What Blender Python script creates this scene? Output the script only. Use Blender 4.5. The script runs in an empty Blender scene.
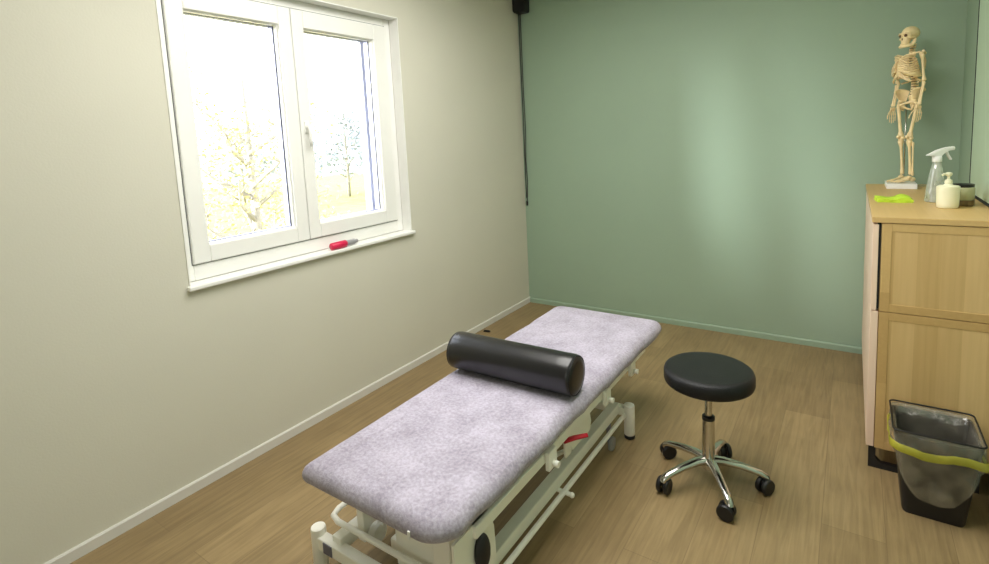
import bpy, bmesh, math, random
from mathutils import Vector, Matrix
random.seed(7)
PI = math.pi
scn = bpy.context.scene
COL = scn.collection

# ---------------------------------------------------------------- materials
def new_mat(name):
    m = bpy.data.materials.new(name); m.use_nodes = True
    nt = m.node_tree
    return m, nt, nt.nodes, nt.links, nt.nodes['Principled BSDF']

def srgb(r, g, b):
    f = lambda c: (c/255/12.92) if c/255 <= .04045 else ((c/255+.055)/1.055)**2.4
    return (f(r), f(g), f(b), 1)

def plain(name, rgb, rough=.5, metal=0, bump=0, bscale=60, var=0.06, vscale=8, spec=.5, coat=0, trans=0, sheen=0):
    """principled with gentle procedural noise in colour and bump"""
    m, nt, N, L, b = new_mat(name)
    c = srgb(*rgb)
    b.inputs['Roughness'].default_value = rough
    b.inputs['Metallic'].default_value = metal
    b.inputs['Specular IOR Level'].default_value = spec
    if coat: b.inputs['Coat Weight'].default_value = coat
    if trans: b.inputs['Transmission Weight'].default_value = trans
    if sheen: b.inputs['Sheen Weight'].default_value = sheen
    tc = N.new('ShaderNodeTexCoord')
    nz = N.new('ShaderNodeTexNoise'); nz.inputs['Scale'].default_value = vscale; nz.inputs['Detail'].default_value = 4
    L.new(tc.outputs['Object'], nz.inputs['Vector'])
    cr = N.new('ShaderNodeValToRGB')
    cr.color_ramp.elements[0].position = .3; cr.color_ramp.elements[1].position = .7
    cr.color_ramp.elements[0].color = tuple(v*(1-var) for v in c[:3])+(1,)
    cr.color_ramp.elements[1].color = tuple(min(1, v*(1+var)) for v in c[:3])+(1,)
    L.new(nz.outputs['Fac'], cr.inputs['Fac']); L.new(cr.outputs['Color'], b.inputs['Base Color'])
    if bump:
        n2 = N.new('ShaderNodeTexNoise'); n2.inputs['Scale'].default_value = bscale; n2.inputs['Detail'].default_value = 6
        L.new(tc.outputs['Object'], n2.inputs['Vector'])
        bp = N.new('ShaderNodeBump'); bp.inputs['Strength'].default_value = bump; bp.inputs['Distance'].default_value = .01
        L.new(n2.outputs['Fac'], bp.inputs['Height']); L.new(bp.outputs['Normal'], b.inputs['Normal'])
    return m

def floor_mat():
    m, nt, N, L, b = new_mat('oak_plank_floor')
    tc = N.new('ShaderNodeTexCoord')
    mp = N.new('ShaderNodeMapping'); mp.inputs['Rotation'].default_value = (0, 0, PI/2)
    mp.inputs['Location'].default_value = (.35, .03, 0)
    L.new(tc.outputs['Object'], mp.inputs['Vector'])
    br = N.new('ShaderNodeTexBrick')
    br.inputs['Scale'].default_value = 1
    br.inputs['Brick Width'].default_value = 1.35
    br.inputs['Row Height'].default_value = .2
    br.inputs['Mortar Size'].default_value = .0016
    br.inputs['Mortar Smooth'].default_value = .3
    br.offset = .37
    br.inputs['Color1'].default_value = (0, 0, 0, 1); br.inputs['Color2'].default_value = (1, 1, 1, 1)
    br.inputs['Mortar'].default_value = (.5, .5, .5, 1)
    L.new(mp.outputs['Vector'], br.inputs['Vector'])
    # plank tone
    cr = N.new('ShaderNodeValToRGB')
    cr.color_ramp.elements[0].color = srgb(142, 121, 86); cr.color_ramp.elements[1].color = srgb(160, 138, 100)
    e = cr.color_ramp.elements.new(.5); e.color = srgb(151, 130, 93)
    L.new(br.outputs['Color'], cr.inputs['Fac'])
    # stretched grain
    mp2 = N.new('ShaderNodeMapping'); mp2.inputs['Scale'].default_value = (26, 1.6, 1)
    L.new(tc.outputs['Object'], mp2.inputs['Vector'])
    nz = N.new('ShaderNodeTexNoise'); nz.inputs['Scale'].default_value = 2.2; nz.inputs['Detail'].default_value = 8
    nz.inputs['Distortion'].default_value = .8
    L.new(mp2.outputs['Vector'], nz.inputs['Vector'])
    g = N.new('ShaderNodeValToRGB')
    g.color_ramp.elements[0].position = .3; g.color_ramp.elements[0].color = (.72, .70, .66, 1)
    g.color_ramp.elements[1].position = .65; g.color_ramp.elements[1].color = (1.06, 1.05, 1.02, 1)
    L.new(nz.outputs['Fac'], g.inputs['Fac'])
    mx = N.new('ShaderNodeMix'); mx.data_type = 'RGBA'; mx.blend_type = 'MULTIPLY'; mx.inputs['Factor'].default_value = .8
    L.new(cr.outputs['Color'], mx.inputs['A']); L.new(g.outputs['Color'], mx.inputs['B'])
    # broad blotches
    n3 = N.new('ShaderNodeTexNoise'); n3.inputs['Scale'].default_value = 5; n3.inputs['Detail'].default_value = 3
    L.new(tc.outputs['Object'], n3.inputs['Vector'])
    g3 = N.new('ShaderNodeValToRGB')
    g3.color_ramp.elements[0].position = .35; g3.color_ramp.elements[0].color = (.86, .85, .82, 1)
    g3.color_ramp.elements[1].position = .6; g3.color_ramp.elements[1].color = (1, 1, 1, 1)
    L.new(n3.outputs['Fac'], g3.inputs['Fac'])
    mx3 = N.new('ShaderNodeMix'); mx3.data_type = 'RGBA'; mx3.blend_type = 'MULTIPLY'; mx3.inputs['Factor'].default_value = .7
    L.new(mx.outputs['Result'], mx3.inputs['A']); L.new(g3.outputs['Color'], mx3.inputs['B'])
    # joints
    mx2 = N.new('ShaderNodeMix'); mx2.data_type = 'RGBA'
    mx2.inputs['B'].default_value = srgb(92, 74, 52)
    L.new(mx3.outputs['Result'], mx2.inputs['A'])
    ml = N.new('ShaderNodeMath'); ml.operation = 'MULTIPLY'; ml.inputs[1].default_value = .35
    L.new(br.outputs['Fac'], ml.inputs[0]); L.new(ml.outputs[0], mx2.inputs['Factor'])
    L.new(mx2.outputs['Result'], b.inputs['Base Color'])
    b.inputs['Roughness'].default_value = .42
    bp = N.new('ShaderNodeBump'); bp.inputs['Strength'].default_value = .15; bp.inputs['Distance'].default_value = .004
    L.new(nz.outputs['Fac'], bp.inputs['Height']); L.new(bp.outputs['Normal'], b.inputs['Normal'])
    return m

def oak_mat(name, a=(196, 160, 104), c=(222, 190, 136), band=.11, axis='X'):
    """veneer: vertical boards of varied tone with fine vertical grain"""
    m, nt, N, L, b = new_mat(name)
    tc = N.new('ShaderNodeTexCoord')
    sp = N.new('ShaderNodeSeparateXYZ'); L.new(tc.outputs['Object'], sp.inputs[0])
    ad = N.new('ShaderNodeMath'); ad.operation = 'ADD'
    L.new(sp.outputs['X'], ad.inputs[0]); L.new(sp.outputs['Y'], ad.inputs[1])
    dv = N.new('ShaderNodeMath'); dv.operation = 'DIVIDE'; dv.inputs[1].default_value = band
    L.new(ad.outputs[0] if axis == 'X' else sp.outputs['Z'], dv.inputs[0])
    fl = N.new('ShaderNodeMath'); fl.operation = 'FLOOR'; L.new(dv.outputs[0], fl.inputs[0])
    wn = N.new('ShaderNodeTexWhiteNoise'); wn.noise_dimensions = '1D'; L.new(fl.outputs[0], wn.inputs['W'])
    mp = N.new('ShaderNodeMapping')
    mp.inputs['Scale'].default_value = (60, 60, 2.2) if axis == 'X' else (60, 2.2, 60)
    L.new(tc.outputs['Object'], mp.inputs['Vector'])
    nz = N.new('ShaderNodeTexNoise'); nz.inputs['Scale'].default_value = 1; nz.inputs['Detail'].default_value = 6
    nz.inputs['Distortion'].default_value = .4
    L.new(mp.outputs['Vector'], nz.inputs['Vector'])
    mm = N.new('ShaderNodeMath'); mm.operation = 'MULTIPLY_ADD'; mm.inputs[1].default_value = .55
    L.new(wn.outputs['Value'], mm.inputs[0])
    m2 = N.new('ShaderNodeMath'); m2.operation = 'MULTIPLY'; m2.inputs[1].default_value = .5
    L.new(nz.outputs['Fac'], m2.inputs[0]); L.new(m2.outputs[0], mm.inputs[2])
    cr = N.new('ShaderNodeValToRGB')
    cr.color_ramp.elements[0].color = srgb(*a); cr.color_ramp.elements[1].color = srgb(*c)
    cr.color_ramp.elements[0].position = .1; cr.color_ramp.elements[1].position = .9
    L.new(mm.outputs[0], cr.inputs['Fac']); L.new(cr.outputs['Color'], b.inputs['Base Color'])
    b.inputs['Roughness'].default_value = .45
    return m

def fabric_mat():
    m, nt, N, L, b = new_mat('mottled_lilac_grey_fleece')
    tc = N.new('ShaderNodeTexCoord')
    n1 = N.new('ShaderNodeTexNoise'); n1.inputs['Scale'].default_value = 90; n1.inputs['Detail'].default_value = 6; n1.inputs['Roughness'].default_value = .7
    n2 = N.new('ShaderNodeTexNoise'); n2.inputs['Scale'].default_value = 9; n2.inputs['Detail'].default_value = 3
    for n in (n1, n2): L.new(tc.outputs['Object'], n.inputs['Vector'])
    ad = N.new('ShaderNodeMath'); ad.operation = 'MULTIPLY_ADD'; ad.inputs[1].default_value = .35
    L.new(n2.outputs['Fac'], ad.inputs[0])
    m1 = N.new('ShaderNodeMath'); m1.operation = 'MULTIPLY'; m1.inputs[1].default_value = .65
    L.new(n1.outputs['Fac'], m1.inputs[0]); L.new(m1.outputs[0], ad.inputs[2])
    cr = N.new('ShaderNodeValToRGB')
    cr.color_ramp.elements[0].position = .36; cr.color_ramp.elements[0].color = srgb(146, 139, 152)
    cr.color_ramp.elements[1].position = .62; cr.color_ramp.elements[1].color = srgb(188, 182, 197)
    L.new(ad.outputs[0], cr.inputs['Fac']); L.new(cr.outputs['Color'], b.inputs['Base Color'])
    b.inputs['Roughness'].default_value = .95
    b.inputs['Specular IOR Level'].default_value = .15
    b.inputs['Sheen Weight'].default_value = .15
    n4 = N.new('ShaderNodeTexNoise'); n4.inputs['Scale'].default_value = 6; n4.inputs['Detail'].default_value = 2
    mp = N.new('ShaderNodeMapping'); mp.inputs['Scale'].default_value = (5, 1, 1); mp.inputs['Rotation'].default_value = (0, 0, .5)
    L.new(tc.outputs['Object'], mp.inputs['Vector']); L.new(mp.outputs['Vector'], n4.inputs['Vector'])
    b1 = N.new('ShaderNodeBump'); b1.inputs['Strength'].default_value = .5; b1.inputs['Distance'].default_value = .004
    L.new(n1.outputs['Fac'], b1.inputs['Height'])
    b2 = N.new('ShaderNodeBump'); b2.inputs['Strength'].default_value = .35; b2.inputs['Distance'].default_value = .02
    L.new(n4.outputs['Fac'], b2.inputs['Height']); L.new(b1.outputs['Normal'], b2.inputs['Normal'])
    L.new(b2.outputs['Normal'], b.inputs['Normal'])
    return m

def thin_glass(name, tint=(1, 1, 1), rough=.02, refl=.08):
    m, nt, N, L, b = new_mat(name)
    N.remove(b)
    out = N['Material Output']
    t = N.new('ShaderNodeBsdfTransparent'); t.inputs['Color'].default_value = tint+(1,)
    g = N.new('ShaderNodeBsdfGlossy'); g.inputs['Roughness'].default_value = rough
    lw = N.new('ShaderNodeFresnel'); lw.inputs['IOR'].default_value = 1.3
    mx = N.new('ShaderNodeMixShader')
    L.new(lw.outputs[0], mx.inputs['Fac']); L.new(t.outputs[0], mx.inputs[1]); L.new(g.outputs[0], mx.inputs[2])
    L.new(mx.outputs[0], out.inputs['Surface'])
    return m

def film_mat(name, rgb, opac=.5, rough=.25, gloss=.25):
    """thin translucent plastic film"""
    m, nt, N, L, b = new_mat(name)
    N.remove(b)
    out = N['Material Output']
    t = N.new('ShaderNodeBsdfTransparent')
    d = N.new('ShaderNodeBsdfDiffuse'); d.inputs['Color'].default_value = srgb(*rgb)
    tl = N.new('ShaderNodeBsdfTranslucent'); tl.inputs['Color'].default_value = srgb(*rgb)
    g = N.new('ShaderNodeBsdfGlossy'); g.inputs['Roughness'].default_value = rough
    a = N.new('ShaderNodeMixShader'); a.inputs['Fac'].default_value = .4
    L.new(d.outputs[0], a.inputs[1]); L.new(tl.outputs[0], a.inputs[2])
    c = N.new('ShaderNodeMixShader'); c.inputs['Fac'].default_value = gloss
    L.new(a.outputs[0], c.inputs[1]); L.new(g.outputs[0], c.inputs[2])
    mx = N.new('ShaderNodeMixShader')
    tc = N.new('ShaderNodeTexCoord'); nz = N.new('ShaderNodeTexNoise'); nz.inputs['Scale'].default_value = 14
    L.new(tc.outputs['Object'], nz.inputs['Vector'])
    mr = N.new('ShaderNodeMapRange'); mr.inputs['To Min'].default_value = max(0, opac-.2); mr.inputs['To Max'].default_value = min(1, opac+.2)
    mr.inputs['From Min'].default_value = .3; mr.inputs['From Max'].default_value = .7
    L.new(nz.outputs['Fac'], mr.inputs['Value']); L.new(mr.outputs['Result'], mx.inputs['Fac'])
    bp = N.new('ShaderNodeBump'); bp.inputs['Strength'].default_value = .7; bp.inputs['Distance'].default_value = .02
    L.new(nz.outputs['Fac'], bp.inputs['Height']); L.new(bp.outputs['Normal'], g.inputs['Normal'])
    L.new(t.outputs[0], mx.inputs[1]); L.new(c.outputs[0], mx.inputs[2])
    L.new(mx.outputs[0], out.inputs['Surface'])
    return m

M = dict(
    wall=plain('painted_warm_white_wall', (206, 204, 189), .75, bump=.06, bscale=120, var=.015, vscale=2),
    green=plain('painted_sage_green_wall', (148, 170, 148), .6, bump=.05, bscale=120, var=.02, vscale=2),
    greenpale=plain('pale_green_board', (190, 212, 186), .35, var=.02),
    ceil=plain('white_ceiling', (235, 233, 226), .8),
    floor=floor_mat(),
    pvc=plain('white_window_plastic', (236, 236, 232), .3, var=.01),
    base=plain('white_baseboard', (212, 210, 202), .5, var=.02),
    gbase=plain('green_baseboard', (146, 168, 146), .5, var=.02),
    gasket=plain('grey_gasket', (90, 90, 96), .6),
    greymetal=plain('anodised_guide_rail', (112, 114, 134), .45, .3),
    glass=thin_glass('window_glass'),
    fabric=fabric_mat(),
    steel_white=plain('cream_white_powder_coat', (248, 247, 238), .35, var=.02),
    under=plain('grey_underside', (96, 92, 90), .7),
    rubber=plain('black_rubber', (22, 22, 23), .55, var=.1),
    leather=plain('black_vinyl', (17, 17, 20), .30, bump=.05, bscale=160, var=.1, spec=.6, coat=.15),
    leather_seat=plain('black_seat_vinyl', (22, 22, 24), .42, bump=.3, bscale=220, var=.15, spec=.35),
    chrome=plain('polished_chrome', (205, 203, 198), .16, 1, var=.02),
    grey=plain('grey_plastic', (150, 150, 152), .45),
    red=plain('red_plastic', (190, 30, 50), .4),
    crimson=plain('crimson_plastic', (205, 30, 75), .35),
    oak=oak_mat('oak_veneer_panel', (184, 150, 92), (222, 190, 134), .075),
    oakpink=oak_mat('pale_oak_door', (236, 208, 184), (248, 224, 204), .3),
    oaktop=oak_mat('oak_top', (186, 151, 94), (210, 177, 118), .4, 'Z'),
    dark=plain('shadow_gap_black', (18, 17, 16), .7),
    blackmetal=plain('black_metal', (26, 26, 28), .45, var=.1),
    blackplastic=plain('black_plastic', (22, 22, 24), .4, var=.1),
    bone=plain('ivory_bone_plastic', (246, 220, 172), .45, bump=.1, bscale=90, var=.12, vscale=20),
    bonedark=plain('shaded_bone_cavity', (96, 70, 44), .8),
    white=plain('white_plastic', (240, 240, 238), .35, var=.01),
    clear=film_mat('clear_spray_plastic', (228, 234, 228), .55, .15, .3),
    acrylic=film_mat('clear_acrylic', (220, 235, 225), .2, .08, .4),
    cream=plain('cream_plastic', (236, 234, 204), .35, var=.02),
    jar=plain('sage_glass_jar', (176, 176, 136), .25, var=.06),
    jarbrown=plain('brown_jar_foot', (120, 104, 74), .3, var=.06),
    lime=plain('lime_microfibre', (190, 222, 60), .95, bump=.6, bscale=90, var=.15, vscale=30),
    bag=film_mat('grey_translucent_film', (186, 180, 162), .38, .22, .3),
    yellow=film_mat('yellow_drawstring', (226, 222, 70), .92, .4, .1),
    cordm=plain('dark_cord', (40, 40, 40), .6),
    lawn=plain('pale_lawn', (150, 146, 70), .95, var=.3, vscale=1.2),
    path=plain('pale_gravel', (225, 222, 215), .95, var=.1),
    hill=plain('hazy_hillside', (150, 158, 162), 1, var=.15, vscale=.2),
    bark=plain('pale_bark', (132, 128, 116), .9, var=.2),
    leaf=plain('yellow_spring_leaves', (166, 156, 104), .8, var=.3, vscale=3),
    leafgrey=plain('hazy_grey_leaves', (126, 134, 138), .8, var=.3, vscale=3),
    facade=plain('outside_render', (225, 222, 215), .9),
    housewall=plain('pale_house_wall', (228, 226, 222), .9),
    houseroof=plain('pale_house_roof', (170, 170, 175), .9),
)

# ---------------------------------------------------------------- mesh helpers
class MB:
    def __init__(self): self.bm = bmesh.new()
    def box(self, x0, x1, y0, y1, z0, z1, bev=0, seg=2, mat=None):
        t = bmesh.new()
        bmesh.ops.create_cube(t, size=1)
        for v in t.verts:
            v.co = Vector(((x0+x1)/2+v.co.x*(x1-x0), (y0+y1)/2+v.co.y*(y1-y0), (z0+z1)/2+v.co.z*(z1-z0)))
        if bev: bmesh.ops.bevel(t, geom=t.edges[:], offset=bev, segments=seg, affect='EDGES', profile=.5)
        return self._merge(t, mat)
    def _merge(self, t, mat=None):
        if mat is not None: bmesh.ops.transform(t, matrix=mat, verts=t.verts[:])
        vm = {}
        for v in t.verts: vm[v] = self.bm.verts.new(v.co)
        for f in t.faces:
            try: nf = self.bm.faces.new([vm[v] for v in f.verts]); nf.smooth = f.smooth
            except ValueError: pass
        t.free(); return self
    def rings(self, rings, cap0=True, cap1=True, closed=True):
        """loft through equal-length rings of points"""
        bm = self.bm
        R = [[bm.verts.new(p) for p in r] for r in rings]
        n = len(R[0])
        for a, b in zip(R, R[1:]):
            for i in range(n if closed else n-1):
                j = (i+1) % n
                f = bm.faces.new((a[i], a[j], b[j], b[i])); f.smooth = True
        if cap0: bm.faces.new(R[0][::-1])
        if cap1: bm.faces.new(R[-1])
        return self
    def tube(self, pts, r, n=12, caps=True, flat=1):
        pts = [Vector(p) for p in pts]
        rs = r if isinstance(r, (list, tuple)) else [r]*len(pts)
        rings = []; prev = None
        for i, p in enumerate(pts):
            if i == 0: d = pts[1]-p
            elif i == len(pts)-1: d = p-pts[i-1]
            else: d = (pts[i+1]-p).normalized()+(p-pts[i-1]).normalized()
            d.normalize()
            if prev is None:
                up = Vector((0, 0, 1)) if abs(d.z) < .95 else Vector((1, 0, 0))
                u = d.cross(up).normalized()
            else:
                u = (prev-d*prev.dot(d)).normalized()
            prev = u; w = d.cross(u)
            rings.append([p+(u*math.cos(2*PI*k/n)+w*math.sin(2*PI*k/n)*flat)*rs[i] for k in range(n)])
        return self.rings(rings, caps, caps)
    def lathe(self, prof, c=(0, 0, 0), n=32, axis='z', cap=True):
        rings = []
        for r, z in prof:
            ring = []
            for k in range(n):
                a = 2*PI*k/n; p = Vector((r*math.cos(a), r*math.sin(a), z))
                if axis == 'x': p = Vector((p.z, p.x, p.y))
                if axis == 'y': p = Vector((p.y, p.z, p.x))
                ring.append(Vector(c)+p)
            rings.append(ring)
        return self.rings(rings, cap, cap)
    def ball(self, c, r, s=(1, 1, 1), n=16, rot=None):
        t = bmesh.new(); bmesh.ops.create_uvsphere(t, u_segments=n, v_segments=max(6, n//2+2), radius=r)
        for f in t.faces: f.smooth = True
        m = Matrix.Translation(Vector(c)) @ (rot.to_4x4() if rot else Matrix.Identity(4)) @ Matrix.Diagonal((s[0], s[1], s[2], 1))
        return self._merge(t, m)
    def prism(self, poly, axis, a, b, bev=0):
        """extrude a polygon along an axis between a and b"""
        t = bmesh.new()
        def P(u, v, w):
            return {'x': (w, u, v), 'y': (u, w, v), 'z': (u, v, w)}[axis]
        lo = [t.verts.new(P(u, v, a)) for u, v in poly]; hi = [t.verts.new(P(u, v, b)) for u, v in poly]
        n = len(poly)
        t.faces.new(lo[::-1]); t.faces.new(hi)
        for i in range(n): t.faces.new((lo[i], lo[(i+1) % n], hi[(i+1) % n], hi[i]))
        bmesh.ops.recalc_face_normals(t, faces=t.faces[:])
        if bev: bmesh.ops.bevel(t, geom=t.edges[:], offset=bev, segments=2, affect='EDGES')
        return self._merge(t)
    def quad(self, a, b, c, d):
        vs = [self.bm.verts.new(p) for p in (a, b, c, d)]; self.bm.faces.new(vs); return self
    def build(self, name, mat, parent=None, loc=None, smooth=None, recalc=True):
        if recalc: bmesh.ops.recalc_face_normals(self.bm, faces=self.bm.faces[:])
        me = bpy.data.meshes.new(name); self.bm.to_mesh(me); self.bm.free()
        me.materials.append(mat)
        if smooth is not None:
            for p in me.polygons: p.use_smooth = True
            me.set_sharp_from_angle(angle=math.radians(smooth))
        o = bpy.data.objects.new(name, me); COL.objects.link(o)
        if parent: o.parent = parent
        if loc: o.location = loc
        return o

def thing(name, label, cat, loc=(0, 0, 0), rz=0, group=None):
    o = bpy.data.objects.new(name, None); COL.objects.link(o)
    o.location = loc; o.rotation_euler = (0, 0, rz); o.empty_display_size = .1
    o['label'] = label; o['category'] = cat
    if group: o['group'] = group
    return o
def tag(o, label, cat, group=None, kind=None):
    o['label'] = label; o['category'] = cat
    if group: o['group'] = group
    if kind: o['kind'] = kind
    return o
def struct(mb, name, mat, **k):
    o = mb.build(name, mat, **k); o['kind'] = 'structure'; return o
def rrect(x0, x1, y0, y1, r, z, n=8):
    pts = []
    R4 = r if isinstance(r, (list, tuple)) else [r]*4
    for cx, cy, a0, r in ((x1-R4[0], y1-R4[0], 0, R4[0]), (x0+R4[1], y1-R4[1], PI/2, R4[1]), (x0+R4[2], y0+R4[2], PI, R4[2]), (x1-R4[3], y0+R4[3], 1.5*PI, R4[3])):
        for k in range(n+1):
            a = a0+PI/2*k/n; pts.append(Vector((cx+r*math.cos(a), cy+r*math.sin(a), z)))
    return pts

# ---------------------------------------------------------------- room shell
W, BACK, CEIL, T = 2.951, -5.9, 2.72, .32
WY0, WY1, WZ0, WZ1 = -2.935, -1.496, .93, 2.317      # window opening
struct(MB().box(-.4, W+.2, BACK-.2, .2, -.12, 0), 'floor', M['floor'])
struct(MB().box(-T, W+.2, BACK-.2, .2, CEIL, CEIL+.12), 'ceiling', M['ceil'])
wl = MB()
wl.box(-T, 0, BACK, WY0, 0, CEIL).box(-T, 0, WY1, 0, 0, CEIL).box(-T, 0, WY0, WY1, 0, WZ0).box(-T, 0, WY0, WY1, WZ1, CEIL)
struct(wl, 'wall_left', M['wall'])
struct(MB().box(-T, W+.2, 0, .2, 0, CEIL), 'wall_back', M['green'])
struct(MB().box(W, W+.2, BACK, 0, 0, CEIL), 'wall_right', M['green'])
struct(MB().box(-T, W+.2, BACK-.2, BACK, 0, CEIL), 'wall_front', M['wall'])
struct(MB().prism([(0, 0), (.011, 0), (.011, .042), (.007, .048), (0, .048)], 'y', BACK, 0), 'baseboard_left', M['base'])
struct(MB().prism([(0, 0), (-.011, 0), (-.011, .035), (-.007, .042), (0, .042)], 'x', .011, W), 'baseboard_back', M['gbase'])

# window ------------------------------------------------------------
win = bpy.data.objects.new('window_1', None); COL.objects.link(win); win['kind'] = 'structure'
FX = -.07                                            # face of the fixed frame
def frame_mb(y0, y1, z0, z1, wl_, wr, wb, wt, x0, x1, bev=.004):
    m = MB()
    m.box(x0, x1, y0, y0+wl_, z0, z1, bev).box(x0, x1, y1-wr, y1, z0, z1, bev)
    m.box(x0, x1, y0+wl_, y1-wr, z0, z0+wb, bev).box(x0, x1, y0+wl_, y1-wr, z1-wt, z1, bev)
    return m
# white lining of the inner reveal
ln = MB()
ln.box(FX, .004, WY0, WY0+.006, WZ0, WZ1).box(FX, .004, WY1-.006, WY1, WZ0, WZ1).box(FX, .004, WY0, WY1, WZ1-.006, WZ1)
ln.build('window_lining', M['pvc'], win)
frame_mb(WY0+.006, WY1-.006, WZ0+.004, WZ1-.006, .055, .055, .075, .05, FX-.07, FX).build('window_frame', M['pvc'], win)
SZ0, SZ1 = 1.012, 2.262
YM = -2.243
for (a, b, nm) in ((-2.876, YM-.002, 0), (YM+.002, -1.556, 1)):
    sl, sr = ((.080, .074), (.074, .100))[nm]
    s = frame_mb(a, b, SZ0, SZ1, sl, sr, .080, .094, FX-.055, FX+.012, .006).build('window_sash', M['pvc'], win)
    g0, g1 = a+sl, b-sr
    frame_mb(g0-.002, g1+.002, SZ0+.078, SZ1-.092, .008, .008, .008, .008, FX-.03, FX-.006, .001).build('glazing_bead', M['pvc'], s)
    frame_mb(g0-.002, g1+.002, SZ0+.078, SZ1-.092, .010, .012, .010, .010, FX-.075, FX-.038, .001).build('outer_bead', M['greymetal'], s)
    MB().box(FX-.036, FX-.030, g0, g1, SZ0+.078, SZ1-.092).build('window_pane', M['glass'], s)
    if nm == 1:
        h = MB()
        h.box(FX+.012, FX+.02, a+.022, a+.048, 1.60, 1.665, .004)
        h.lathe([(.011, 0), (.011, .02)], (FX+.018, a+.035, 1.632), 16, 'x')
        h.tube([(FX+.04, a+.035, 1.640), (FX+.043, a+.035, 1.61), (FX+.043, a+.036, 1.56), (FX+.04, a+.037, 1.525)], [.010, .0105, .009, .007], 12)
        h.build('window_handle', M['white'], s)
MB().box(FX+.0005, FX+.0025, YM-.003, YM+.003, SZ0, SZ1).build('sash_gap', M['gasket'], win)
gp = frame_mb(-2.882, -1.550, SZ0-.005, SZ1+.005, .004, .003, .0015, .002, FX-.002, FX+.001, 0).build('sash_gasket', M['gasket'], win)
MB().box(FX, .028, WY0-.012, WY1+.012, WZ0-.016, WZ0+.004, .005).build('window_sill', M['pvc'], win)
# outside shutter guide rails and outer sill
ex = MB()
ex.box(-.30, -.24, WY0+.01, WY0+.05, WZ0, WZ1, .003)
ex.box(-.20, -.165, WY1-.06, WY1-.035, WZ0, WZ1, .003).box(-.31, -.25, WY1-.10, WY1-.03, WZ0, WZ1, .003)
ex.build('shutter_guide', M['greymetal'], win)
MB().box(-.40, FX-.06, WY0, WY1, WZ0-.02, WZ0+.02, .004).build('outer_sill', M['greymetal'], win)

# ---------------------------------------------------------------- treatment table
TX0, TX1, TY0, TY1, TZ = .958, 1.610, -3.102, -1.278, .502
tb = thing('massage_table', 'height adjustable massage table with lilac grey fleece cover on a white steel base', 'massage table', ((TX0+TX1)/2, (TY0+TY1)/2, 0))
ox, oy = tb.location.x, tb.location.y
def tl(*p): return (p[0]-ox, p[1]-oy, p[2])
class LB(MB):                                        # world-coordinate builder, stored relative to the table
    def build(self, name, mat, parent=None, **k):
        if not self.bm.verts[:]: pass
        bmesh.ops.translate(self.bm, verts=self.bm.verts[:], vec=Vector((-ox, -oy, 0)))
        return MB.build(self, name, mat, parent or tb, **k)
TH = .078
CR = (.045, .055, .018, .10)
_ref = rrect(TX0, TX1, TY0, TY1, CR, 0, 9)
KS = [max(1, int((_ref[(i+1) % len(_ref)]-p).length/.06)) for i, p in enumerate(_ref)]
def outline(ins, z, r):
    pts = rrect(TX0+ins, TX1-ins, TY0+ins, TY1-ins, [max(.012, c_-ins*.6) for c_ in CR], 0, 9)
    # densify straight sides and add the slight waist of the hinged head section
    out = []
    for i, p in enumerate(pts):
        q = pts[(i+1) % len(pts)]
        k = KS[i]
        for j in range(k): out.append(p.lerp(q, j/k))
    res = []
    for p in out:
        w = .010*math.exp(-((p.y+1.66)/.035)**2)
        sx = -1 if p.x > ox else 1
        wob = .0025*math.sin(p.y*23)+.002*math.sin(p.y*51+1)
        tp = .044*max(0, (-1.45-p.y)/1.65) if sx < 0 else 0
        res.append(Vector((p.x+sx*(w+wob*.6)-tp, p.y, z+wob*.5)))
    return res
prof = [(.055, TZ-TH-.004), (.02, TZ-TH+.002), (.008, TZ-TH+.012), (.002, TZ-.055), (.0, TZ-.042), (.002, TZ-.032), (.008, TZ-.020), (.017, TZ-.010), (.030, TZ-.003), (.05, TZ), (.09, TZ+.001)]
mt = LB()
mt.rings([outline(i, z, .075) for i, z in prof])
mat_o = mt.build('mattress', M['fabric'], smooth=60)
LB().prism([(TX0+.05, TY0+.06), (TX1-.13, TY0+.06), (TX1-.075, TY1-.06), (TX0+.05, TY1-.06)], 'z', TZ-TH-.02, TZ-TH-.001, .004).build('mattress_board', M['under'])
# small pale care tab on the near corner of the cover
LB().prism([(1.442, .462), (1.45, .462), (1.448, .438), (1.44, .438)], 'y', TY0-.004, TY0+.0).build('care_tag', M['white'], mat_o)

# upper frame
uz = TZ-TH-.02
up = LB()
for x in (1.05, 1.526): up.box(x, x+.028, TY0+.16, -1.42, uz-.04, uz, .004)
for y in (TY0+.16, -2.25, -1.45): up.box(1.078, 1.526, y, y+.03, uz-.035, uz-.002, .004)
up.build('upper_frame', M['steel_white'])
for y in (-2.50, -1.98, -1.66):
    br = LB()
    br.box(1.556, 1.574, y-.03, y+.03, uz-.065, uz+.005, .004).lathe([(.012, 0), (.012, .022)], (1.574, y, uz-.045), 12, 'x')
    br.build('frame_bracket', M['steel_white'])
# lower frame
lo = LB()
for x in (.955, 1.452): lo.box(x, x+.045, -3.0, -1.655, .122, .172, .004)
lo.box(.88, 1.545, -1.675, -1.635, .118, .160, .004)
lo.box(.88, 1.545, -3.02, -2.98, .105, .150, .004)
lo.build('lower_frame', M['steel_white'])
LB().box(.93, .975, -3.0225, -3.0195, .108, .147).build('frame_sticker', M['greymetal'])
for x, y in ((1.545, -1.655), (.88, -1.655), (1.545, -3.0), (.88, -3.0)):
    p = LB(); p.lathe([(.024, .018), (.0265, .022), (.0265, .168), (.025, .174), (.018, .177)], (x, y, 0), 24)
    po = p.build('post', M['steel_white'], smooth=40)
    f = MB(); f.lathe([(.022, 0), (.026, .003), (.026, .02)], (x-ox, y-oy, 0), 24)
    f.build('rubber_foot', M['rubber'], po)
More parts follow.
